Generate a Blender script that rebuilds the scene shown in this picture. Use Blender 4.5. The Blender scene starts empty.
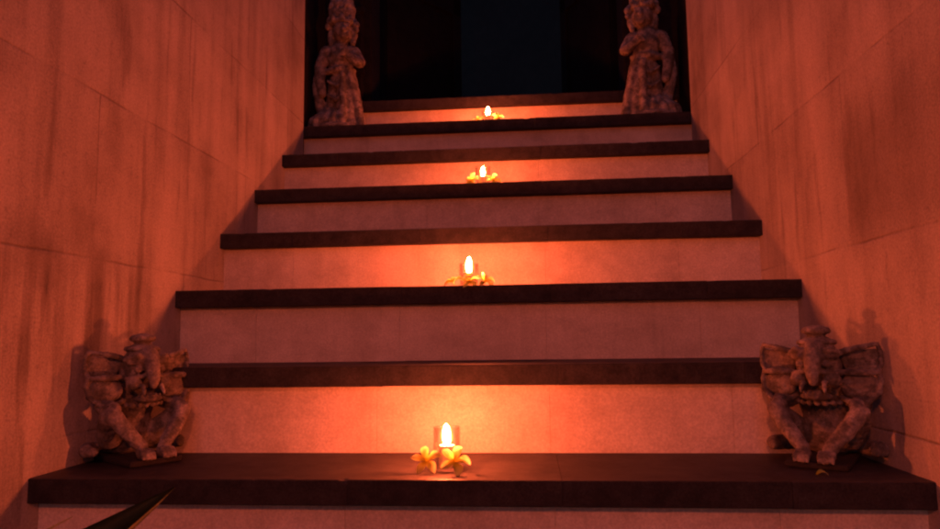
import bpy, bmesh, math, random
from mathutils import Vector, Matrix, noise
random.seed(7)
S = bpy.context.scene
COL = S.collection
PI = math.pi

# ------------------------------------------------------------------ measures (metres)
W2 = 0.80            # half width of the stair
RISE = 0.1913
DEPTH = 0.2577
SLAB = 0.0455        # tread thickness
OVER = 0.032         # tread overhang
FIRST, LAST = -7, 8  # tread numbers; tread 1 lies at z = 0, its nose at y = 0
def tz(i): return (i - 1) * RISE
def ty(i): return (i - 1) * DEPTH
GROUND_Z = tz(FIRST - 1)

# ------------------------------------------------------------------ materials
def mat(name):
    m = bpy.data.materials.new(name); m.use_nodes = True
    nt = m.node_tree; nt.nodes.clear()
    out = nt.nodes.new('ShaderNodeOutputMaterial')
    return m, nt, out
def N(nt, t, **kw):
    n = nt.nodes.new(t)
    for k, v in kw.items():
        if k in n.inputs: n.inputs[k].default_value = v
        else: setattr(n, k, v)
    return n
def L(nt, a, ao, b, bi): nt.links.new(a.outputs[ao], b.inputs[bi])
def ramp(nt, stops):
    r = nt.nodes.new('ShaderNodeValToRGB')
    el = r.color_ramp.elements
    el[0].position, el[0].color = stops[0][0], (*stops[0][1], 1)
    el[1].position, el[1].color = stops[-1][0], (*stops[-1][1], 1)
    for p, c in stops[1:-1]:
        e = el.new(p); e.color = (*c, 1)
    return r
def mulc(nt, a, ao, b, bo, fac=1.0):
    m = nt.nodes.new('ShaderNodeMix'); m.data_type = 'RGBA'; m.blend_type = 'MULTIPLY'
    m.inputs[0].default_value = fac
    nt.links.new(a.outputs[ao], m.inputs[6]); nt.links.new(b.outputs[bo], m.inputs[7])
    return m                                           # result is outputs[2]
def mapped(nt, scale=(1, 1, 1), loc=(0, 0, 0), rot=(0, 0, 0), src='Object'):
    tc = nt.nodes.new('ShaderNodeTexCoord'); mp = nt.nodes.new('ShaderNodeMapping')
    mp.inputs['Scale'].default_value = scale; mp.inputs['Location'].default_value = loc; mp.inputs['Rotation'].default_value = rot
    nt.links.new(tc.outputs[src], mp.inputs['Vector'])
    return mp
def noise_tex(nt, mp, scale, detail=6, rough=.6):
    n = N(nt, 'ShaderNodeTexNoise', Scale=scale, Detail=detail, Roughness=rough)
    nt.links.new(mp.outputs[0], n.inputs['Vector'])
    return n

def wall_material(name, flip):
    """pale rendered stone in large courses, rain-streaked and stained"""
    m, nt, out = mat(name)
    b = N(nt, 'ShaderNodeBsdfPrincipled', Roughness=.88)
    L(nt, b, 0, out, 0)
    tc = nt.nodes.new('ShaderNodeTexCoord')
    sep = nt.nodes.new('ShaderNodeSeparateXYZ'); L(nt, tc, 'Object', sep, 0)
    com = nt.nodes.new('ShaderNodeCombineXYZ')
    # wobble so that the joints are not ruler-straight
    mpw = mapped(nt); nw = noise_tex(nt, mpw, 5, 3)
    a1 = N(nt, 'ShaderNodeMath', operation='MULTIPLY_ADD'); L(nt, nw, 0, a1, 0); a1.inputs[1].default_value = .012
    L(nt, sep, 'Z', a1, 2)
    a0 = N(nt, 'ShaderNodeMath', operation='MULTIPLY_ADD'); L(nt, nw, 0, a0, 0); a0.inputs[1].default_value = .016
    L(nt, sep, 'Y', a0, 2)
    L(nt, a0, 0, com, 0); L(nt, a1, 0, com, 1)
    mp = nt.nodes.new('ShaderNodeMapping'); L(nt, com, 0, mp, 0)
    mp.inputs['Location'].default_value = (.145 if flip else .225, .2955, 0)
    br = N(nt, 'ShaderNodeTexBrick', Scale=1.0)
    br.offset = .5; br.inputs['Brick Width'].default_value = .79; br.inputs['Row Height'].default_value = .365
    br.inputs['Mortar Size'].default_value = .004; br.inputs['Mortar Smooth'].default_value = 1.0
    br.inputs['Color1'].default_value = (.53, .49, .455, 1); br.inputs['Color2'].default_value = (.455, .42, .39, 1)
    br.inputs['Mortar'].default_value = (.485, .45, .415, 1)
    L(nt, mp, 0, br, 0)
    # the joints are half filled with render: they come and go
    nj = noise_tex(nt, mapped(nt, loc=(1, 7, 3)), 4.5, 4, .6)
    rj = ramp(nt, [(.42, (0, 0, 0)), (.60, (1, 1, 1))]); L(nt, nj, 0, rj, 0)
    jm = N(nt, 'ShaderNodeMath', operation='MULTIPLY'); L(nt, br, 1, jm, 0); L(nt, rj, 0, jm, 1)
    jr = ramp(nt, [(0, (1, 1, 1)), (1, (.66, .64, .62))]); L(nt, jm, 0, jr, 0)
    # broad blotches
    n1 = noise_tex(nt, mapped(nt, loc=(3, 0, 1)), 3.2, 7, .62)
    r1 = ramp(nt, [(.32, (.66, .645, .63)), (.5, (.93, .93, .93)), (.68, (1.12, 1.12, 1.12))]); L(nt, n1, 0, r1, 0)
    # vertical rain streaks
    n2 = noise_tex(nt, mapped(nt, scale=(1, 13, 1.1), loc=(0, .4, 0)), 1.0, 6, .6)
    r2 = ramp(nt, [(.33, (.55, .53, .52)), (.5, (.92, .92, .92)), (.64, (1.06, 1.06, 1.06))]); L(nt, n2, 0, r2, 0)
    # stains that drip from the joints
    n3 = noise_tex(nt, mapped(nt, scale=(1, 22, 2.6), loc=(0, 2, 5)), 1.0, 4, .55)
    r3 = ramp(nt, [(.60, (1, 1, 1)), (.72, (.58, .56, .55))]); L(nt, n3, 0, r3, 0)
    # pits and specks
    n4 = noise_tex(nt, mapped(nt), 60, 5, .7)
    r4 = ramp(nt, [(.30, (.55, .55, .55)), (.42, (.95, .95, .95)), (.7, (1.05, 1.05, 1.05))]); L(nt, n4, 0, r4, 0)
    n6 = noise_tex(nt, mapped(nt, loc=(5, 2, 8)), 210, 2, .6)
    r6 = ramp(nt, [(.30, (.80, .80, .80)), (.5, (.98, .98, .98)), (.70, (1.17, 1.17, 1.17))]); L(nt, n6, 0, r6, 0)
    c = mulc(nt, br, 0, r1, 0); c = mulc(nt, c, 2, jr, 0); c = mulc(nt, c, 2, r2, 0, .6); c = mulc(nt, c, 2, r3, 0, .75); c = mulc(nt, c, 2, r4, 0, .6); c = mulc(nt, c, 2, r6, 0)
    def band(axis, lo, hi, soft):
        mr = N(nt, 'ShaderNodeMapRange'); mr.inputs['From Min'].default_value = lo - soft; mr.inputs['From Max'].default_value = lo + soft
        nt.links.new((a0 if axis == 'Y' else a1).outputs[0], mr.inputs['Value'])
        mr2 = N(nt, 'ShaderNodeMapRange'); mr2.inputs['From Min'].default_value = hi + soft; mr2.inputs['From Max'].default_value = hi - soft
        nt.links.new((a0 if axis == 'Y' else a1).outputs[0], mr2.inputs['Value'])
        p = N(nt, 'ShaderNodeMath', operation='MULTIPLY'); L(nt, mr, 0, p, 0); L(nt, mr2, 0, p, 1); return p
    def darkpatch(c, y0, y1, z0, z1, sy, sz, col, tex=None):
        by = band('Y', y0, y1, sy); bz = band('Z', z0, z1, sz)
        p = N(nt, 'ShaderNodeMath', operation='MULTIPLY'); L(nt, by, 0, p, 0); L(nt, bz, 0, p, 1)
        if tex is not None:
            q = N(nt, 'ShaderNodeMath', operation='MULTIPLY'); L(nt, p, 0, q, 0); L(nt, tex, 0, q, 1); p = q
        r_ = ramp(nt, [(0, (1, 1, 1)), (1, col)]); L(nt, p, 0, r_, 0)
        return mulc(nt, c, 2, r_, 0)
    nd = noise_tex(nt, mapped(nt, scale=(1, 16, 1.3), loc=(0, 9, 2)), 1.0, 5, .6)
    rd = ramp(nt, [(.40, (0, 0, 0)), (.60, (1, 1, 1))]); L(nt, nd, 0, rd, 0)
    if flip:      # one block of a darker stone
        c = darkpatch(c, -.6, .250, .440, .70, .006, .05, (.70, .67, .65))
    else:         # damp drips below the lower joint
        c = darkpatch(c, -.5, .36, .16, .425, .10, .05, (.42, .40, .39), rd)
    L(nt, c, 2, b, 'Base Color')
    h = N(nt, 'ShaderNodeMath', operation='MULTIPLY_ADD'); L(nt, jm, 0, h, 0); h.inputs[1].default_value = -.45
    n5 = noise_tex(nt, mapped(nt), 9, 9, .62); L(nt, n5, 0, h, 2)
    bp = N(nt, 'ShaderNodeBump', Strength=.55, Distance=.010); L(nt, h, 0, bp, 'Height'); L(nt, bp, 0, b, 'Normal')
    return m

def stone(name, c0, c1, rough, scale=18, bump=.25, bdist=.004, island=0.0, streak=False, spec=.5, rr=None, blot=.68, speck=.28, speck_scale=230, grime=0.0, mossy=0.0):
    m, nt, out = mat(name)
    b = N(nt, 'ShaderNodeBsdfPrincipled', Roughness=rough); b.inputs['Specular IOR Level'].default_value = spec
    L(nt, b, 0, out, 0)
    n = noise_tex(nt, mapped(nt), scale, 8, .65)
    r = ramp(nt, [(.3, c0), (.7, c1)]); L(nt, n, 0, r, 0)
    src, so = r, 0
    n2 = noise_tex(nt, mapped(nt, loc=(4, 2, 1)), scale * .17, 5, .6)
    r2 = ramp(nt, [(.3, (blot, blot * .99, blot * .98)), (.65, (1.1, 1.1, 1.1))]); L(nt, n2, 0, r2, 0)
    src = mulc(nt, src, so, r2, 0); so = 2
    if streak:
        n3 = noise_tex(nt, mapped(nt, scale=(11, 11, 1.6)), 1, 5, .6)
        r3 = ramp(nt, [(.34, (.86, .85, .84)), (.55, (1, 1, 1))]); L(nt, n3, 0, r3, 0)
        src = mulc(nt, src, so, r3, 0, .8)
    nf = noise_tex(nt, mapped(nt, loc=(2, 5, 8)), speck_scale, 2, .6)
    rf = ramp(nt, [(.30, (1 - speck,) * 3), (.5, (.97,) * 3), (.70, (1 + speck * .8,) * 3)]); L(nt, nf, 0, rf, 0)
    src = mulc(nt, src, so, rf, 0); so = 2
    if island:
        g = nt.nodes.new('ShaderNodeNewGeometry')
        r4 = ramp(nt, [(0, (1 - island,) * 3), (1, (1 + island * .4,) * 3)]); L(nt, g, 'Random Per Island', r4, 0)
        src = mulc(nt, src, so, r4, 0)
    if grime:       # scuffs and splash dirt of its own shape
        ng = noise_tex(nt, mapped(nt, scale=(1, 1, 2.2), loc=(9, 1, 4)), 6.5, 8, .72)
        rg = ramp(nt, [(.50, (1, 1, 1)), (.66, (1 - grime, 1 - grime * 1.05, 1 - grime * 1.1))]); L(nt, ng, 0, rg, 0)
        src = mulc(nt, src, so, rg, 0); so = 2
        nq = noise_tex(nt, mapped(nt, scale=(24, 1, 2.0), loc=(3, 1, 2)), 1.0, 4, .6)
        rq = ramp(nt, [(.60, (1, 1, 1)), (.74, (1 - grime * .8,) * 3)]); L(nt, nq, 0, rq, 0)
        src = mulc(nt, src, so, rq, 0); so = 2
    if mossy:       # lichen and soot patches
        ng = noise_tex(nt, mapped(nt, loc=(7, 3, 5)), 26, 6, .7)
        rg = ramp(nt, [(.46, (1, 1, 1)), (.56, (1 - mossy, 1 - mossy * .96, 1 - mossy))]); L(nt, ng, 0, rg, 0)
        src = mulc(nt, src, so, rg, 0); so = 2
    L(nt, src, so, b, 'Base Color')
    if rr:
        r5 = ramp(nt, [(.3, (rr[0],) * 3), (.7, (rr[1],) * 3)]); L(nt, n2, 0, r5, 0); L(nt, r5, 0, b, 'Roughness')
    nb = noise_tex(nt, mapped(nt), scale * 2.2, 8, .68)
    bp = N(nt, 'ShaderNodeBump', Strength=bump, Distance=bdist); L(nt, nb, 0, bp, 'Height'); L(nt, bp, 0, b, 'Normal')
    return m

M = {}
M['wall_l'] = wall_material('rendered stone left', False)
M['wall_r'] = wall_material('rendered stone right', True)
M['tread'] = stone('dark lava stone tread', (.022, .0218, .023), (.052, .050, .051), .7, 30, .35, .003, island=.12, spec=.15, rr=(.6, .8))
M['tread_top'] = stone('lava stone tread top', (.030, .029, .030), (.066, .064, .063), .6, 30, .3, .003, island=.12, spec=.3, rr=(.48, .70), grime=.3)
M['riser'] = stone('pale stone riser', (.62, .55, .455), (.75, .68, .58), .8, 22, .15, .002, island=.03, streak=True, blot=.90, speck=.17, grime=.15)
M['ground'] = stone('landing paving', (.10, .09, .085), (.2, .18, .17), .8, 20, .3, .004)
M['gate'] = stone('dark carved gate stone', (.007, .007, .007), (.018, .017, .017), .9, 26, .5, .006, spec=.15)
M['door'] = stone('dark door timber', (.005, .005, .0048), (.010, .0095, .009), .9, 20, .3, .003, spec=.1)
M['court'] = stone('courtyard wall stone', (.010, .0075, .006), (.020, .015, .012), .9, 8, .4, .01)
M['statue'] = stone('weathered soft stone', (.15, .135, .12), (.44, .40, .36), .9, 38, .8, .005, blot=.55, mossy=.55)
M['terracotta'] = stone('fired clay', (.16, .065, .04), (.25, .11, .07), .8, 25, .2, .002)
M['soil'] = stone('potting soil', (.012, .009, .007), (.04, .03, .022), .95, 60, .8, .01)
M['plinth'] = stone('dark plinth stone', (.010, .010, .010), (.026, .025, .025), .9, 40, .5, .004)
M['bamboo'] = stone('bamboo cane', (.20, .14, .07), (.32, .24, .13), .5, 30, .2, .002)
M['wick'] = stone('charred wick', (.01, .008, .007), (.03, .02, .015), .9, 100, .2, .001)

# wax: pale, lets the flame's light soak in
m, nt, out = mat('candle wax'); M['wax'] = m
b1 = N(nt, 'ShaderNodeBsdfPrincipled', Roughness=.45); b1.inputs['Base Color'].default_value = (.90, .86, .74, 1)
b2 = nt.nodes.new('ShaderNodeBsdfTranslucent'); b2.inputs['Color'].default_value = (.93, .88, .74, 1)
mx = N(nt, 'ShaderNodeMixShader'); mx.inputs[0].default_value = .5; L(nt, b1, 0, mx, 1); L(nt, b2, 0, mx, 2); L(nt, mx, 0, out, 0)

# clear glass that lets light straight through (thin walls), tinted where one looks along the wall
m, nt, out = mat('clear cup glass'); M['glass'] = m
tr = nt.nodes.new('ShaderNodeBsdfTransparent'); gl = N(nt, 'ShaderNodeBsdfGlossy', Roughness=.04)
lw = N(nt, 'ShaderNodeLayerWeight', Blend=.25)
rt = ramp(nt, [(0, (.99, .99, .985)), (.8, (.975, .97, .965)), (1, (.86, .85, .84))]); L(nt, lw, 'Facing', rt, 0); L(nt, rt, 0, tr, 0)
fr = N(nt, 'ShaderNodeFresnel', IOR=1.45)
sc_ = N(nt, 'ShaderNodeMath', operation='MULTIPLY'); L(nt, fr, 0, sc_, 0); sc_.inputs[1].default_value = .35
mx = nt.nodes.new('ShaderNodeMixShader'); L(nt, sc_, 0, mx, 0); L(nt, tr, 0, mx, 1); L(nt, gl, 0, mx, 2); L(nt, mx, 0, out, 0)

# candle flame
FLAME = (1.0, .120, .036)
POWER = 1720
m, nt, out = mat('candle flame'); M['flame'] = m
em = nt.nodes.new('ShaderNodeEmission'); em.inputs['Color'].default_value = (*FLAME, 1); em.inputs['Strength'].default_value = POWER
L(nt, em, 0, out, 0)

for key, st in (('halo', 1.1), ('halo_outer', .22)):  # weakly glowing shells, a stand-in for bloom at the flame's rim
    m, nt, out = mat('flame ' + key); M[key] = m
    e1 = nt.nodes.new('ShaderNodeEmission'); e1.inputs['Color'].default_value = (1, .50, .07, 1); e1.inputs['Strength'].default_value = st
    t1 = nt.nodes.new('ShaderNodeBsdfTransparent'); ad = nt.nodes.new('ShaderNodeAddShader')
    L(nt, e1, 0, ad, 0); L(nt, t1, 0, ad, 1); L(nt, ad, 0, out, 0)
m = M['flame'].copy(); m.name = 'fill torch flame'; M['fill_flame'] = m
m.node_tree.nodes['Emission'].inputs['Strength'].default_value = POWER * .57
# frangipani petal: cream with a yellow throat, translucent
m, nt, out = mat('frangipani petal'); M['petal'] = m
tc = nt.nodes.new('ShaderNodeTexCoord'); ln = N(nt, 'ShaderNodeVectorMath', operation='LENGTH'); L(nt, tc, 'Object', ln, 0)
rp = ramp(nt, [(0, (.84, .78, .06)), (.35, (.87, .90, .20)), (.8, (.87, .93, .52))])
sc2 = N(nt, 'ShaderNodeMath', operation='MULTIPLY'); L(nt, ln, 'Value', sc2, 0); sc2.inputs[1].default_value = 30
L(nt, sc2, 0, rp, 0)
df = nt.nodes.new('ShaderNodeBsdfDiffuse'); tl = nt.nodes.new('ShaderNodeBsdfTranslucent')
L(nt, rp, 0, df, 0); L(nt, rp, 0, tl, 0)
mx = N(nt, 'ShaderNodeMixShader'); mx.inputs[0].default_value = .74; L(nt, df, 0, mx, 1); L(nt, tl, 0, mx, 2); L(nt, mx, 0, out, 0)

M['leaf_lit_edge'] = stone('pale lit leaf edge', (.42, .44, .20), (.58, .58, .30), .5, 40, .1, .001)  # pale colour paints the light that catches a leaf edge
m, nt, out = mat('dark glossy leaf'); M['leaf'] = m
b = N(nt, 'ShaderNodeBsdfPrincipled', Roughness=.4)
n = noise_tex(nt, mapped(nt, scale=(1, 1, 1)), 25, 5); r = ramp(nt, [(.3, (.016, .03, .014)), (.7, (.03, .05, .02))]); L(nt, n, 0, r, 0); L(nt, r, 0, b, 'Base Color')
L(nt, b, 0, out, 0)

# ------------------------------------------------------------------ object helpers
def link(name, me, material, parent=None, smooth=False):
    o = bpy.data.objects.new(name, me); COL.objects.link(o)
    if material is not None:
        mi = [p.material_index for p in me.polygons]
        me.materials.clear(); me.materials.append(material)
        for p, k in zip(me.polygons, mi): p.material_index = k
    if parent is not None: o.parent = parent
    if smooth:
        for p in me.polygons: p.use_smooth = True
    return o
def from_bm(name, bm, material, parent=None, smooth=False):
    bmesh.ops.recalc_face_normals(bm, faces=bm.faces)
    me = bpy.data.meshes.new(name); bm.to_mesh(me); bm.free()
    return link(name, me, material, parent, smooth)
def tag(o, label=None, cat=None, group=None, kind=None):
    if label: o['label'] = label
    if cat: o['category'] = cat
    if group: o['group'] = group
    if kind: o['kind'] = kind
    return o
def thing(name, label, cat, loc=(0, 0, 0), rz=0, group=None):
    o = bpy.data.objects.new(name, None); COL.objects.link(o)
    o.location = loc; o.rotation_euler = (0, 0, rz); o.empty_display_size = .05
    return tag(o, label, cat, group)
def box(bm, x0, x1, y0, y1, z0, z1, bev=0.0, jit=0.0):
    vs = [bm.verts.new((x, y, z)) for x in (x0, x1) for y in (y0, y1) for z in (z0, z1)]
    f = [(0, 1, 3, 2), (4, 6, 7, 5), (0, 4, 5, 1), (2, 3, 7, 6), (0, 2, 6, 4), (1, 5, 7, 3)]
    fs = [bm.faces.new([vs[i] for i in q]) for q in f]
    if bev:
        es = list({e for q in fs for e in q.edges})
        bmesh.ops.bevel(bm, geom=es, offset=bev, segments=2, affect='EDGES', profile=.5)
def ellipsoid(bm, c, r, rot=None, sub=3):
    g = bmesh.ops.create_icosphere(bm, subdivisions=sub, radius=1)
    mt = Matrix.Translation(c) @ (rot.to_4x4() if rot else Matrix.Identity(4)) @ Matrix.Diagonal((*r, 1))
    bmesh.ops.transform(bm, matrix=mt, verts=g['verts'])
def limb(bm, pts, radii, seg=14, flat=1.0):
    """swept tube through pts with the given radii and rounded ends"""
    for k in range(len(pts) - 1):
        a, b_ = Vector(pts[k]), Vector(pts[k + 1]); ra, rb = radii[k], radii[k + 1]
        d = b_ - a
        q = d.to_track_quat('Z', 'Y').to_matrix().to_4x4()
        g = bmesh.ops.create_cone(bm, cap_ends=True, segments=seg, radius1=ra, radius2=rb, depth=d.length)
        bmesh.ops.transform(bm, matrix=Matrix.Translation((a + b_) / 2) @ q, verts=g['verts'])
    for p, r in zip(pts, radii):
        ellipsoid(bm, Vector(p), (r, r, r), sub=2)
def lathe(bm, prof, seg=32, c=(0, 0, 0), close=True, wob=0.0):
    rings = []
    for r, z in prof:
        ring = []
        for k in range(seg):
            a = 2 * PI * k / seg
            rr = r * (1 + wob * math.sin(3 * a + 1))
            ring.append(bm.verts.new((c[0] + rr * math.cos(a), c[1] + rr * math.sin(a), c[2] + z)))
        rings.append(ring)
    for a, b_ in zip(rings, rings[1:]):
        for k in range(seg):
            bm.faces.new((a[k], a[(k + 1) % seg], b_[(k + 1) % seg], b_[k]))
    if close:
        bm.faces.new(list(reversed(rings[0]))); bm.faces.new(rings[-1])
def sculpt(name, bm, voxel, material, parent, rough=.0012, freq=70, smooth_it=4, flip=1):
    """fuse overlapping closed shapes into one continuous carved mesh"""
    if flip < 0:
        for v in bm.verts: v.co.x = -v.co.x
        bmesh.ops.reverse_faces(bm, faces=bm.faces)
    bmesh.ops.recalc_face_normals(bm, faces=bm.faces)
    me = bpy.data.meshes.new(name); bm.to_mesh(me); bm.free()
    t = bpy.data.objects.new('fuse', me); COL.objects.link(t)
    r = t.modifiers.new('r', 'REMESH'); r.mode = 'VOXEL'; r.voxel_size = voxel
    s = t.modifiers.new('s', 'SMOOTH'); s.factor = .5; s.iterations = smooth_it
    dg = bpy.context.evaluated_depsgraph_get()
    me2 = bpy.data.meshes.new_from_object(t.evaluated_get(dg))
    bpy.data.objects.remove(t); bpy.data.meshes.remove(me)
    me2.name = name
    nr = [v.normal.copy() for v in me2.vertices]
    for v, n in zip(me2.vertices, nr):
        h = noise.fractal(v.co * freq, .8, 2.1, 4)
        v.co += n * h * rough
    return link(name, me2, material, parent, True)

# ------------------------------------------------------------------ the setting
bm = bmesh.new(); box(bm, -14, 14, -14, ty(FIRST) + .1, GROUND_Z - .3, GROUND_Z)
tag(from_bm('ground', bm, M['ground']), kind='structure')
bm = bmesh.new(); box(bm, -14, 14, ty(8) + .62, 16, tz(8) - .4, tz(8) - .004)
tag(from_bm('courtyard_ground', bm, M['ground']), kind='structure')

def slab(bm, x0, x1, y0, y1, z0, z1, seed):
    n = max(6, int((x1 - x0) / .008)); secs = []
    for i in range(n + 1):
        x = x0 + (x1 - x0) * i / n
        w = .0009 * noise.noise((x * 14, seed * 3.1, 0)) + .0005 * noise.noise((x * 60, seed * 1.7, 5))
        ch = max(0, noise.noise((x * 32, seed * 2.3, 9)) - .42) * .020
        bv = .0022 + ch; bl = .0016 + max(0, noise.noise((x * 26, seed * 2.9, 3)) - .5) * .016
        zt = .0005 * noise.noise((x * 20, seed, 7))
        pts = [(y1, z1), (y0 + bv * 1.1 + w + .003, z1), (y0 + bv * .35 + w, z1 - bv * .35 + zt), (y0 + w, z1 - bv * 1.05 + zt), (y0 + w, z0 + bl), (y0 + w + bl, z0), (y1, z0)]
        secs.append([bm.verts.new((x, py, pz_)) for py, pz_ in pts])
    m = len(secs[0])
    for a, b_ in zip(secs, secs[1:]):
        for k in range(m): bm.faces.new((a[k], a[(k + 1) % m], b_[(k + 1) % m], b_[k]))
    bm.faces.new(list(reversed(secs[0]))); bm.faces.new(secs[-1])
stair = thing('staircase', 'steep staircase of pale risers under dark overhanging stone treads', 'staircase', (0, 0, GROUND_Z))
SEAMS = [-W2 - .03, -.585, -.2, .18, .566, W2 + .03]
for i in range(FIRST, LAST + 1):
    bm = bmesh.new()
    y0, y1 = ty(i), ty(i + 1) + OVER + .018
    if i == LAST: y1 = ty(8) + .64
    sh = random.uniform(-.012, .012)
    for k in range(5):
        a, c = SEAMS[k] + (sh if k else 0), SEAMS[k + 1] + (sh if k < 4 else 0)
        dj = random.uniform(-.0007, .0007); dz = random.uniform(-.0004, .0004)
        slab(bm, a + .0003, c - .0003, y0 + dj, y1, tz(i) - SLAB + dz - GROUND_Z, tz(i) + dz - GROUND_Z, i * 7 + k)
    bmesh.ops.recalc_face_normals(bm, faces=bm.faces)
    for f in bm.faces: f.material_index = 1 if f.normal.z > .9 else 0
    o = from_bm('tread', bm, M['tread'], stair)
    o.data.materials.append(M['tread_top'])
    bm = bmesh.new()
    sh = random.uniform(-.012, .012)
    for k in range(5):
        a, c = SEAMS[k] + (sh if k else 0), SEAMS[k + 1] + (sh if k < 4 else 0)
        dj = random.uniform(-.0003, .0003)
        box(bm, a + .0002, c - .0002, y0 + OVER + dj, y0 + OVER + .05, tz(i - 1) - .003 - GROUND_Z, tz(i) - SLAB + .002 - GROUND_Z, .0003)
    from_bm('riser', bm, M['riser'], stair)

def wall(name, sx, label, m):
    bm = bmesh.new()
    y0, y1, z0, z1 = -2.6, 1.545, GROUND_Z - .05, 2.9
    x0, x1 = (W2, W2 + .24) if sx > 0 else (-W2 - .24, -W2)
    box(bm, x0, x1, y0, y1, z0, z1, .008)
    o = from_bm(name, bm, m)
    tag(o, label, 'wall')
wall('side_wall', -1, 'streaked stone wall left of the stairs, stained near its lower joint', M['wall_l'])
wall('side_wall', 1, 'streaked stone wall right of the stairs, with one darker block', M['wall_r'])

# gate at the head of the stair: two dark piers with a lintel, doors folded inward
gy = ty(8) + .075
gate = thing('gateway', 'dark stone gateway framing the black opening at the stair top', 'gateway', (0, gy, tz(8)))
for sx in (-1, 1):
    bm = bmesh.new()
    for (a, c, y0, y1) in ((.635, 1.3, 0, .30), (.60, .66, .05, .25), (.812, 1.3, 1.553 - gy, -.002)):
        x0, x1 = (a, c) if sx > 0 else (-c, -a)
        zb = -.004 if y0 >= 0 else tz(7) - tz(8) - .3
        box(bm, x0, x1, y0, y1, zb, 2.0, .006)
    for k in range(6):                                   # carved string courses
        z = .16 + k * .3
        x0, x1 = (.622, .80) if sx > 0 else (-.80, -.622)
        box(bm, x0, x1, -.016, .02, z, z + .035, .008)
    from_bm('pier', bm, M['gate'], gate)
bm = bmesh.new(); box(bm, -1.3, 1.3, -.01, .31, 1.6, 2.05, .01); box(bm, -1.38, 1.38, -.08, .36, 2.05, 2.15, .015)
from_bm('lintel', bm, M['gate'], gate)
for (hx, ex, ey) in ((-.598, -.25, .56), (.598, .375, .58)):
    h = Vector((hx, .31, 0)); e = Vector((ex, .31 + ey - .12, 0)); d = (e - h); ln_ = d.length; d.normalize(); n = Vector((-d.y, d.x, 0))
    bm = bmesh.new(); box(bm, 0, ln_, -.02, .02, .006, 1.58, .004)
    for (a, c, za, zb) in ((.0, ln_, .01, .12), (.0, ln_, .76, .86), (.0, ln_, 1.48, 1.58), (0, .07, .12, 1.48), (ln_ - .07, ln_, .12, 1.48)):
        box(bm, a + .002, c - .002, -.034, .034, za, zb, .004)
    mt = Matrix.Translation(h) @ Matrix.Rotation(math.atan2(d.y, d.x), 4, 'Z')
    bmesh.ops.transform(bm, matrix=mt, verts=bm.verts)
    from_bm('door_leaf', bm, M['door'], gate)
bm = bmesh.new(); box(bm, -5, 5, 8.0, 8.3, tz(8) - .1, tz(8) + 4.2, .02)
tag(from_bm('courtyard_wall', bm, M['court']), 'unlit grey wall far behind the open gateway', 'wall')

# ------------------------------------------------------------------ candles, cups, flowers
CX = {1: (-.0294, .0932), 3: (-.0237, .5700), 5: (-.0155, 1.0830), 7: (-.0235, 1.6000)}
ORD = {1: 'lowest candle-lit tread, largest in view', 3: 'second candle-lit tread from the bottom', 5: 'third candle-lit tread from the bottom', 7: 'topmost candle-lit tread between the tall statues'}
def petal_mesh():
    bm = bmesh.new(); nu, nv = 9, 7; g = []
    for i in range(nu):
        u = i / (nu - 1)
        w = .0105 * math.sin(PI * min(1, .08 + u * .90) ** .85) ** .75 * (.55 + .6 * u)
        row = []
        for j in range(nv):
            v = j / (nv - 1) * 2 - 1
            x = .003 + .029 * u
            y = w * v + .004 * math.sin(u * 2.4)
            z = .011 * u - .013 * u ** 3 + .0035 * (v * v) * math.sin(PI * u) + .0022 * v * u
            row.append(bm.verts.new((x, y, z)))
        g.append(row)
    for i in range(nu - 1):
        for j in range(nv - 1): bm.faces.new((g[i][j], g[i + 1][j], g[i + 1][j + 1], g[i][j + 1]))
    bmesh.ops.solidify(bm, geom=bm.faces[:], thickness=.0006)
    bmesh.ops.recalc_face_normals(bm, faces=bm.faces)
    me = bpy.data.meshes.new('petal'); bm.to_mesh(me); bm.free()
    me.materials.append(M['petal'])
    for p in me.polygons: p.use_smooth = True
    return me
PETAL = petal_mesh()
bm = bmesh.new(); lathe(bm, [(.0012, -.016), (.0014, -.006), (.0032, .0005), (.0036, .003), (.0018, .0012)], 12)
bmesh.ops.recalc_face_normals(bm, faces=bm.faces)
TUBE = bpy.data.meshes.new('throat'); bm.to_mesh(TUBE); bm.free(); TUBE.materials.append(M['petal'])
def flower(loc, aim, spin, scale, label, group):
    """a frangipani bloom; aim = direction its face looks"""
    t = thing('frangipani_flower', label, 'flower', loc, 0, group)
    q = Vector(aim).to_track_quat('Z', 'Y'); t.rotation_mode = 'QUATERNION'; t.rotation_quaternion = q; t.scale = (scale,) * 3
    link('throat', TUBE, None, t)
    for k in range(5):
        p = link('petal', PETAL, None, t)
        p.rotation_euler = (random.uniform(-.15, .15), random.uniform(-.28, .12), spin + k * 2 * PI / 5 + random.uniform(-.09, .09))
    return t

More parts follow.
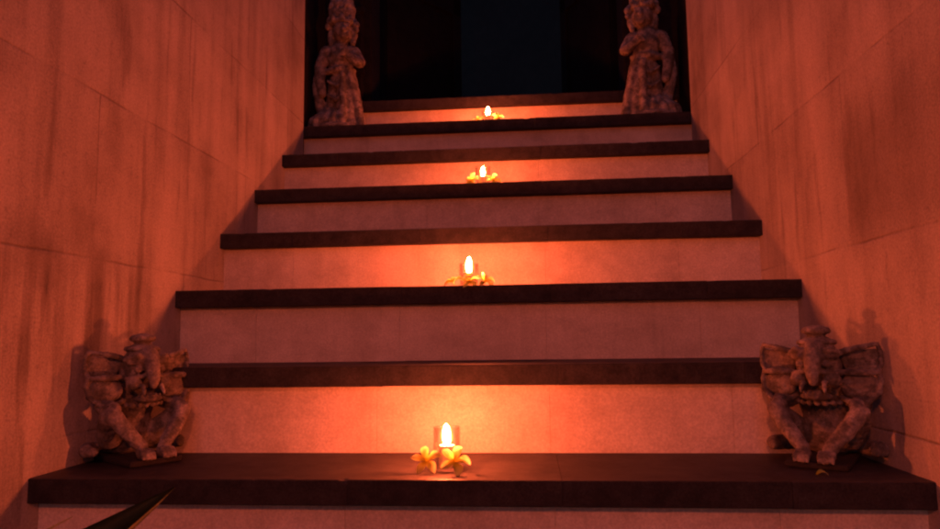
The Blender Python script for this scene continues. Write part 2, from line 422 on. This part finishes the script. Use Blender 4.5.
def cup(i, r=.0262, h=.080):
    x, y = CX[i]
    bm = bmesh.new(); w = .0016
    lathe(bm, [(r * .90, 0), (r * .93, .002), (r, h * .5), (r * 1.01, h - .001), (r * 1.01 - w * .5, h), (r * 1.0 - w, h - .001), (r - w, h * .5), (r * .93 - w, .006), (.003, .0052)], 48)
    o = from_bm('glass_cup', bm, M['glass'], None, True); o.location = (x, y, tz(i) + .0007)
    return o
def candle(i, r=.0155, h=.042, fh=.037, fr=.0076, lean=(.0, 0), dz=.0062):
    x, y = CX[i]
    t = thing('candle', 'lit pale wax candle on the ' + ORD[i], 'candle', (x, y, tz(i) + dz), random.uniform(0, 6), 'lit candles on the stairs')
    bm = bmesh.new(); lathe(bm, [(r * .97, 0), (r, .001), (r, h - .001), (r * .93, h), (r * .6, h - .0015), (.0015, h - .002)], 32)
    wax = from_bm('wax', bm, M['wax'], t, True)
    bm = bmesh.new(); limb(bm, [(0, 0, h - .004), (.0003, 0, h + .003), (.0012, 0, h + .007)], [.0008, .0008, .0006], 8)
    from_bm('wick', bm, M['wick'], t, True)
    bm = bmesh.new(); prof = []
    for k in range(15):
        u = k / 14
        rr = fr * (math.sin(PI * min(1, u * .93 + .07) ** .80) ** .5) * (1 - .08 * u)
        prof.append((max(rr, .0004), h + .0025 + fh * u))
    lathe(bm, prof, 16)
    for v in bm.verts:
        u = (v.co.z - h) / fh; v.co.x += lean[0] * u * u; v.co.y += lean[1] * u * u
    fo = from_bm('flame', bm, M['flame'], t, True)
    for mult, key in ((1.32, 'halo'), (1.75, 'halo_outer')):      # glowing shells that imitate bloom round the flame
        bm = bmesh.new(); pr = [(r_ * mult + .0002, (z_ - h - .0025) * (1 + .07 * (mult - 1)) + h + .0022) for r_, z_ in prof]
        lathe(bm, pr, 24)
        for v in bm.verts:
            u = (v.co.z - h) / fh; v.co.x += lean[0] * u * u; v.co.y += lean[1] * u * u
        from_bm('flame_halo', bm, M[key], fo, True)
    return t
for i in (1, 3, 5, 7):
    tag(cup(i, h={1: .080, 3: .060, 5: .066, 7: .05}[i]), 'small clear glass cup round the candle on the ' + ORD[i], 'candle cup', 'glass candle cups on the stairs')
candle(1, h=.0405, fh=.037, lean=(.0008, 0))
candle(3, h=.030, fh=.040, r=.0165, lean=(-.002, 0))
candle(5, h=.026, fh=.032, r=.0150, fr=.0068, lean=(.0012, 0))
candle(7, h=.026, fh=.036, r=.0150, fr=.0080, lean=(-.001, 0))
FG = 'frangipani flowers laid round the candles'
def fl(i, dx, dy, dz, aim, spin, sc, label):
    x, y = CX[i]; flower((x + dx, y + dy, tz(i) + dz), aim, spin, sc, label, FG)
fl(1, -.036, -.026, .022, (-.10, -1, .95), 1.62, .95, 'open frangipani flower lying left of the largest glass candle cup')
fl(1, .018, -.038, .023, (.25, -1, .95), .95, .98, 'open frangipani flower leaning against the right front of the largest candle cup')
fl(3, -.041, -.012, .012, (-.45, -.55, .9), .5, .95, 'frangipani flower left of the candle on the second candle-lit tread')
fl(3, .041, -.010, .012, (.5, -.6, .9), 1.1, .95, 'frangipani flower right of the candle on the second candle-lit tread')
fl(3, .004, -.040, .010, (.0, -.75, .8), .3, .85, 'frangipani flower in front of the candle on the second candle-lit tread')
fl(5, -.036, -.016, .016, (-.3, -1, .5), 1.2, .95, 'frangipani flower left of the candle on the third candle-lit tread')
fl(5, .035, -.018, .014, (.3, -1, .6), .9, .9, 'frangipani flower right of the candle on the third candle-lit tread')
fl(7, -.040, -.014, .012, (-.3, -.7, .9), .4, .9, 'frangipani flower left of the topmost candle')
fl(7, .040, -.014, .016, (.4, -1, .5), 1.3, .95, 'frangipani flower right of the topmost candle')

# unseen torch added behind the photographer for the frontal light on the risers
TX, TY, TZ = .03, -1.70, tz(-6)
t = thing('fill_torch', 'unseen bamboo torch added behind the viewer for frontal fill light', 'torch', (TX, TY, TZ + .001), 0, None)
th = .72 - TZ
bm = bmesh.new()
lathe(bm, [(.075, 0), (.078, .008), (.070, .022), (.020, .030)], 28)
from_bm('base', bm, M['terracotta'], t, True)
bm = bmesh.new(); prof = []
for k in range(7):
    z = .028 + (th - .12) * k / 7; dz_ = (th - .12) / 7
    prof += [(.0150, z), (.0135, z + .01), (.0135, z + dz_ - .014), (.0150, z + dz_ - .006), (.0155, z + dz_ - .003)]
lathe(bm, prof, 20); from_bm('pole', bm, M['bamboo'], t, True)
bm = bmesh.new(); lathe(bm, [(.016, th - .10), (.030, th - .085), (.038, th - .03), (.036, th - .012), (.020, th - .006), (.010, th)], 28); from_bm('bowl', bm, M['gate'], t, True)
bm = bmesh.new(); limb(bm, [(0, 0, th - .01), (0, 0, th + .012)], [.008, .007], 10); from_bm('wick', bm, M['wick'], t, True)
bm = bmesh.new(); prof = []
for k in range(15):
    u = k / 14
    prof.append((max(.0004, .021 * (math.sin(PI * min(1, u * .93 + .07) ** .8) ** .8) * (1 - .2 * u)), th + .005 + .12 * u))
lathe(bm, prof, 20); from_bm('flame', bm, M['fill_flame'], t, True)

# fallen petal before the right crouching statue
p = link('fallen_petal', PETAL.copy(), None); p.location = (.626, .050, .002); p.rotation_euler = (0, 0, .15); p.scale = (.8, .8, .8)
tag(p, 'single fallen petal on the tread before the right crouching statue', 'petal')

# ------------------------------------------------------------------ crouching big-eared guardians
PLINTH = .012
def crouching(loc, rz, label, sc=1.0, tilt=0):
    t = thing('crouching_statue', label, 'statue', loc, rz, 'crouching stone statues on the lowest tread'); t.scale = (sc,) * 3
    bm = bmesh.new()
    ellipsoid(bm, (0, .036, .064), (.044, .042, .060))              # belly
    ellipsoid(bm, (0, .040, .105), (.052, .038, .050))              # hunched shoulders
    ellipsoid(bm, (0, .045, .030), (.066, .040, .032))              # haunches
    ellipsoid(bm, (0, -.006, .186), (.043, .044, .046))             # skull
    ellipsoid(bm, (0, -.016, .212), (.036, .036, .024))             # brow dome
    limb(bm, [(0, -.046, .214), (0, -.064, .190), (0, -.074, .166), (.001, -.071, .152)], [.020, .0165, .0125, .009])  # forehead running into the snout
    for s in (-1, 1):
        limb(bm, [(s * .010, -.060, .196), (s * .026, -.056, .203), (s * .040, -.040, .200)], [.006, .0075, .005])   # brow ridge
        ellipsoid(bm, (s * .0235, -.053, .186), (.0095, .0085, .0085))            # eye
        limb(bm, [(s * .012, -.056, .208), (s * .030, -.058, .214), (s * .046, -.036, .206)], [.005, .007, .005])
        limb(bm, [(s * .014, -.062, .172), (s * .030, -.054, .168), (s * .042, -.036, .166)], [.005, .0055, .004])   # lower lid
        ellipsoid(bm, (s * .030, -.046, .155), (.017, .018, .015))                # cheek
        limb(bm, [(s * .019, -.066, .150), (s * .021, -.076, .139), (s * .021, -.079, .131)], [.0055, .004, .002])   # tusk
        # arms folded behind the knees
        limb(bm, [(s * .050, .018, .122), (s * .074, -.010, .108), (s * .070, -.048, .104)], [.022, .019, .015])
        # thigh, knee, shin, foot
        limb(bm, [(s * .046, .022, .040), (s * .072, -.028, .082), (s * .076, -.052, .094)], [.028, .021, .0175])
        limb(bm, [(s * .076, -.052, .094), (s * .052, -.070, .060), (s * .026, -.078, .028), (s * .021, -.080, .014)], [.0175, .0165, .0135, .0130])
        limb(bm, [(s * .074, -.056, .098), (s * .062, -.068, .076)], [.0145, .0125])
        limb(bm, [(s * .021, -.078, .012), (s * .021, -.098, .009)], [.013, .012])
        for k in range(4):
            xx = s * .021 + (k - 1.5) * .0078
            limb(bm, [(xx, -.094, .020), (xx * 1.03, -.108, .013), (xx * 1.03, -.112, .004)], [.0040, .0042, .0036], 10)  # toes
        limb(bm, [(s * .062, .062, .014), (s * .085, .040, .016), (s * .098, .010, .018), (s * .092, -.012, .016)], [.014, .016, .015, .010])   # tail-like scroll
    ellipsoid(bm, (0, -.048, .122), (.030, .022, .009))             # lower jaw
    ellipsoid(bm, (0, -.040, .130), (.018, .020, .005))             # tongue
    for k in range(5): ellipsoid(bm, ((k - 2) * .0095, -.066 + abs(k - 2) * .003, .129), (.0036, .0036, .0052), sub=2)
    for k in range(9):                                               # bead collar
        a = PI * (k - 4) / 10; ellipsoid(bm, (.046 * math.sin(a), -.002 - .040 * math.cos(a), .112 - .004 * math.cos(a)), (.0062, .006, .006), sub=2)
    for v in bm.verts: v.co.z += PLINTH
    sculpt('body', bm, .0021, M['statue'], t, .0014, 80, 2)
    bm = bmesh.new(); box(bm, -.056, .056, -.098, .085, 0, PLINTH + .001, .004)
    for v in bm.verts: v.co.x += .002 * math.sin(v.co.y * 60)
    from_bm('plinth', bm, M['plinth'], t)
    # flared ears: a hollow upper fold with a rolled rim over a full lower lobe
    for s in (-1, 1):
        bm = bmesh.new()
        top = [(.036, -.020, .206), (.058, -.026, .213), (.082, -.018, .219), (.106, .000, .224)]
        limb(bm, top, [.006, .0062, .0056, .0040], 12)                                          # rolled upper rim
        out = [top[3], (.112, .003, .206), (.111, .002, .184), (.104, -.004, .168)]
        limb(bm, out, [.0040, .0045, .0045, .005], 12)                                          # outer rim
        for k in range(7):                                                                      # the hollow behind the rim, one thin curved sheet
            f = k / 6
            limb(bm, [(.040 + .002 * k, -.006 + .012 * f, .206 - .006 * k), (.074 + .002 * k, .002 + .008 * f, .209 - .006 * k), (.107 - .0012 * k, .006, .212 - .0065 * k)], [.0042, .0042, .0036], 8)
        limb(bm, [(.040, -.024, .168), (.064, -.034, .170), (.088, -.026, .169), (.106, -.004, .168)], [.006, .0066, .0066, .005], 12)   # fold
        ellipsoid(bm, (.073, -.010, .142), (.034, .015, .029), Matrix.Rotation(.30, 3, 'Z'))    # full lower lobe
        limb(bm, [(.042, -.026, .120), (.062, -.036, .110), (.086, -.030, .112), (.106, -.010, .130), (.110, -.002, .154), (.105, -.004, .168)], [.005, .0066, .0068, .006, .005, .005], 12)
        for v in bm.verts: v.co.z += PLINTH
        sculpt('ear', bm, .0018, M['statue'], t, .0012, 80, 2, s)
    bm = bmesh.new()
    lathe(bm, [(.030, .222), (.038, .226), (.036, .232), (.024, .236), (.016, .240), (.017, .243), (.026, .247), (.028, .252), (.024, .257), (.010, .262), (.001, .263)], 24, (0, -.012, PLINTH), True)
    sculpt('headdress', bm, .0018, M['statue'], t, .0009, 90, 2)
    return t
crouching((.698, .184, .0008), math.radians(-32), 'crouching big-eared stone statue at the foot of the right wall, seen head-on', .96)
crouching((-.706, .194, .0008), math.radians(54), 'crouching big-eared stone statue at the foot of the left wall, turned towards the candle', .97)

# ------------------------------------------------------------------ standing guardians beside the gate
def standing(loc, rz, s, label):
    t = thing('standing_statue', label, 'statue', loc, rz, 'standing stone statues before the gateway'); t.scale = (1.04, 1.0, 1.06)
    bm = bmesh.new()
    # wrapped legs and hips; s = +1: the lit flank is on +x
    limb(bm, [(.044, 0, .020), (.040, 0, .12), (.028, 0, .22), (.014, 0, .285)], [.064, .060, .052, .046], 20)
    limb(bm, [(-.020, .01, .020), (-.012, .01, .12), (.0, .008, .22)], [.048, .046, .046], 20)
    limb(bm, [(.098, -.030, .010), (.086, -.036, .10), (.062, -.040, .20), (.040, -.038, .270)], [.024, .020, .016, .012])     # front pleat
    limb(bm, [(.030, -.062, .010), (.028, -.060, .12), (.022, -.050, .24)], [.016, .014, .012])
    for k in range(3):
        z = .07 + .06 * k
        limb(bm, [(-.040, -.046 + .004 * k, z + .026), (-.006, -.060 + .004 * k, z), (.026, -.058 + .006 * k, z + .022)], [.006, .0075, .006])   # swags
    limb(bm, [(.006, .004, .280), (.004, .0, .325), (.004, .0, .350)], [.048, .056, .050], 20)            # chest
    limb(bm, [(-.052, 0, .350), (.058, 0, .350)], [.032, .032])                                          # shoulders
    limb(bm, [(.006, -.002, .36), (.012, -.010, .40)], [.030, .030])                                      # neck
    ellipsoid(bm, (.018, -.020, .432), (.044, .046, .048))                                                # head
    ellipsoid(bm, (.030, -.056, .404), (.020, .016, .013))                                                # chin
    limb(bm, [(.024, -.062, .448), (.029, -.072, .426)], [.008, .0115])                                   # nose
    for q in (-1, 1):
        ellipsoid(bm, (.023 + q * .019, -.058, .441), (.010, .008, .008), sub=2)
        limb(bm, [(.022 + q * .006, -.063, .455), (.021 + q * .030, -.052, .456)], [.006, .005])
        limb(bm, [(.027 + q * .002, -.068, .412), (.027 + q * .018, -.060, .415)], [.005, .004])
        limb(bm, [(.016 + q * .044, -.010, .46), (.016 + q * .052, -.014, .42), (.014 + q * .046, -.018, .385)], [.012, .013, .012])   # locks
    # near arm folded to the chest
    limb(bm, [(.062, 0, .350), (.092, -.024, .300), (.084, -.058, .290), (.044, -.072, .318)], [.030, .024, .021, .017])
    ellipsoid(bm, (.040, -.074, .322), (.018, .016, .018))
    for k in range(4): limb(bm, [(.046 - .004 * k, -.088, .334 - .008 * k), (.026 - .003 * k, -.091, .332 - .008 * k)], [.005, .0045])
    # far arm hanging, with a scarf to the ground
    limb(bm, [(-.056, 0, .350), (-.082, -.006, .285), (-.074, -.020, .215), (-.064, -.028, .165)], [.029, .024, .020, .017])
    limb(bm, [(-.088, .004, .30), (-.096, .0, .20), (-.078, -.010, .12), (-.060, -.02, .05)], [.014, .020, .022, .018])
    limb(bm, [(-.050, -.004, .268), (0, -.050, .262), (.060, -.012, .268)], [.014, .015, .014])             # belt
    # draped foot of the figure
    for k in range(5):
        a = -1.25 + .42 * k
        limb(bm, [(-.010 + .05 * math.sin(a), -.034 - .018 * math.cos(a), .080), (-.012 + .090 * math.sin(a), -.046 - .042 * math.cos(a), .036), (-.012 + .098 * math.sin(a), -.048 - .046 * math.cos(a), .004)], [.012, .019, .016])
    lathe(bm, [(.108, 0), (.112, .006), (.108, .018), (.080, .024)], 28, (0, -.01, 0))
    sculpt('figure', bm, .0034, M['statue'], t, .0018, 60, 3, s)
    bm = bmesh.new()
    lathe(bm, [(.046, .458), (.060, .464), (.059, .478), (.050, .484), (.055, .496), (.057, .520), (.050, .532), (.053, .545), (.050, .575), (.040, .588), (.042, .60), (.030, .625), (.016, .640), (.002, .648)], 24, (.012, -.010, 0))
    for k in range(9):
        a = 2 * PI * k / 9; ellipsoid(bm, (.012 + .056 * math.cos(a), -.010 + .056 * math.sin(a), .480), (.011, .011, .018), sub=2)
        ellipsoid(bm, (.012 + .052 * math.cos(a + .3), -.010 + .052 * math.sin(a + .3), .540), (.010, .010, .016), sub=2)
    sculpt('headdress', bm, .003, M['statue'], t, .0014, 60, 2, s)
    bm = bmesh.new()
    ellipsoid(bm, (.074, -.026, .464), (.017, .015, .019), sub=2); ellipsoid(bm, (.078, -.028, .440), (.010, .010, .014), sub=2); limb(bm, [(.055, -.018, .45), (.072, -.024, .462)], [.009, .009])
    sculpt('ear_ornament', bm, .003, M['statue'], t, .001, 60, 1, s)
    bm = bmesh.new()
    ellipsoid(bm, (-.044, -.022, .458), (.015, .014, .018), sub=2); limb(bm, [(-.024, -.018, .45), (-.044, -.022, .458)], [.009, .009])
    sculpt('ear_ornament', bm, .003, M['statue'], t, .001, 60, 1, s)
    return t
standing((-.688, 1.680, tz(7) + .001), 0.10, 1, 'standing robed stone statue left of the gateway, its lit robe facing right')
standing((.664, 1.680, tz(7) + .001), -0.10, -1, 'standing robed stone statue right of the gateway, its lit robe facing left')

# ------------------------------------------------------------------ potted plant at the lower left
plant = thing('potted_plant', 'dark strap-leaved plant poking into the lower left corner', 'potted plant', (-.58, -.645, tz(-1)))
pz = tz(-1)
bm = bmesh.new(); lathe(bm, [(.060, 0), (.064, .004), (.085, .13), (.094, .135), (.094, .155), (.084, .155), (.078, .13), (.01, .128)], 32)
po = from_bm('pot', bm, M['terracotta'], plant, True)
bm = bmesh.new(); lathe(bm, [(.077, .128), (.070, .138), (.03, .142), (.002, .141)], 24); from_bm('soil', bm, M['soil'], plant, True)
def leaf(pts, width, roll, fold=.35, lit_all=False):
    """pts: control points (world), ends at the tip"""
    pts = [Vector(p) - Vector((-.58, -.645, pz)) for p in pts]
    n = 26; bm = bmesh.new(); rows = []
    def bez(u):
        q = list(pts)
        while len(q) > 1: q = [q[k].lerp(q[k + 1], u) for k in range(len(q) - 1)]
        return q[0]
    for i in range(n):
        u = i / (n - 1); c = bez(u); d = (bez(min(1, u + .01)) - bez(max(0, u - .01))).normalized()
        side = d.cross(Vector((0, -1, 0))).normalized()
        nrm = side.cross(d).normalized()
        R = Matrix.Rotation(roll, 3, d); side = R @ side; nrm = R @ nrm
        w = width * (min(1, .28 + 1.6 * u) if u < .45 else 1) * min(1, (1 - u) / .30) ** .9 + .0004
        rows.append([bm.verts.new(c + side * w * v + nrm * fold * w * abs(v)) for v in (-1, -.5, 0, .4, .62, 1)])
    for a, b_ in zip(rows, rows[1:]):
        for k in range(5):
            f = bm.faces.new((a[k], a[k + 1], b_[k + 1], b_[k])); f.material_index = 1 if (k == 4 or lit_all) else 0
    bmesh.ops.solidify(bm, geom=bm.faces[:], thickness=.0012)
    o = from_bm('leaf', bm, M['leaf'], plant, True)
    mi = [p.material_index for p in o.data.polygons]
    o.data.materials.append(M['leaf_lit_edge'])
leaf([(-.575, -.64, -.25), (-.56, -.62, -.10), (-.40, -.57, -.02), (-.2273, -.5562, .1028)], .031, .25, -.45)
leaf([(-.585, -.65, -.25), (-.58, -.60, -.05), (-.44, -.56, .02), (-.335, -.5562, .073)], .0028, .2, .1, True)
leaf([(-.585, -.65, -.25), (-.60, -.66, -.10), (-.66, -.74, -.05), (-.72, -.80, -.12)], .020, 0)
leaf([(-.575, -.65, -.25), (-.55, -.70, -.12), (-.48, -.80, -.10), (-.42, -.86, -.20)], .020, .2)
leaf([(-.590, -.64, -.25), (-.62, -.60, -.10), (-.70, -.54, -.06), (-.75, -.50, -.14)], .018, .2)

# ------------------------------------------------------------------ night sky
w = bpy.data.worlds.new('World'); S.world = w; w.use_nodes = True
nt = w.node_tree; nt.nodes.clear()
out = nt.nodes.new('ShaderNodeOutputWorld'); bg = nt.nodes.new('ShaderNodeBackground')
sky = nt.nodes.new('ShaderNodeTexSky'); sky.sky_type = 'NISHITA'; sky.sun_disc = False; sky.ozone_density = 2.8
sky.sun_elevation = math.radians(-1); sky.sun_rotation = math.radians(200)
nt.links.new(sky.outputs[0], bg.inputs[0]); bg.inputs[1].default_value = .65
nt.links.new(bg.outputs[0], out.inputs[0])

# ------------------------------------------------------------------ camera
cd = bpy.data.cameras.new('camera'); cam = bpy.data.objects.new('camera', cd); COL.objects.link(cam)
yaw, pitch, roll = .0840, .1053, -.0131
fw = Vector((-math.sin(yaw) * math.cos(pitch), math.cos(yaw) * math.cos(pitch), math.sin(pitch)))
r = Vector((math.cos(yaw), math.sin(yaw), 0)); u = r.cross(fw)
r2 = math.cos(roll) * r + math.sin(roll) * u; u2 = -math.sin(roll) * r + math.cos(roll) * u
cam.matrix_world = Matrix.Translation((.1323, -1.2478, .2484)) @ Matrix((r2, u2, -fw)).transposed().to_4x4()
cd.sensor_width = 36; cd.lens = 26.59; cd.clip_start = .02; cd.clip_end = 500
S.camera = cam

S.render.engine = 'CYCLES'
S.cycles.use_denoising = True
S.cycles.max_bounces = 10; S.cycles.diffuse_bounces = 6; S.cycles.transparent_max_bounces = 16
S.cycles.sample_clamp_indirect = 12
S.cycles.use_adaptive_sampling = False
S.cycles.caustics_reflective = False; S.cycles.caustics_refractive = False
S.cycles.filter_width = 2.2
vs = S.view_settings
S.display_settings.display_device = 'sRGB'
vs.view_transform = 'Standard'; vs.look = 'None'; vs.exposure = 0; vs.gamma = 1; vs.use_curve_mapping = False
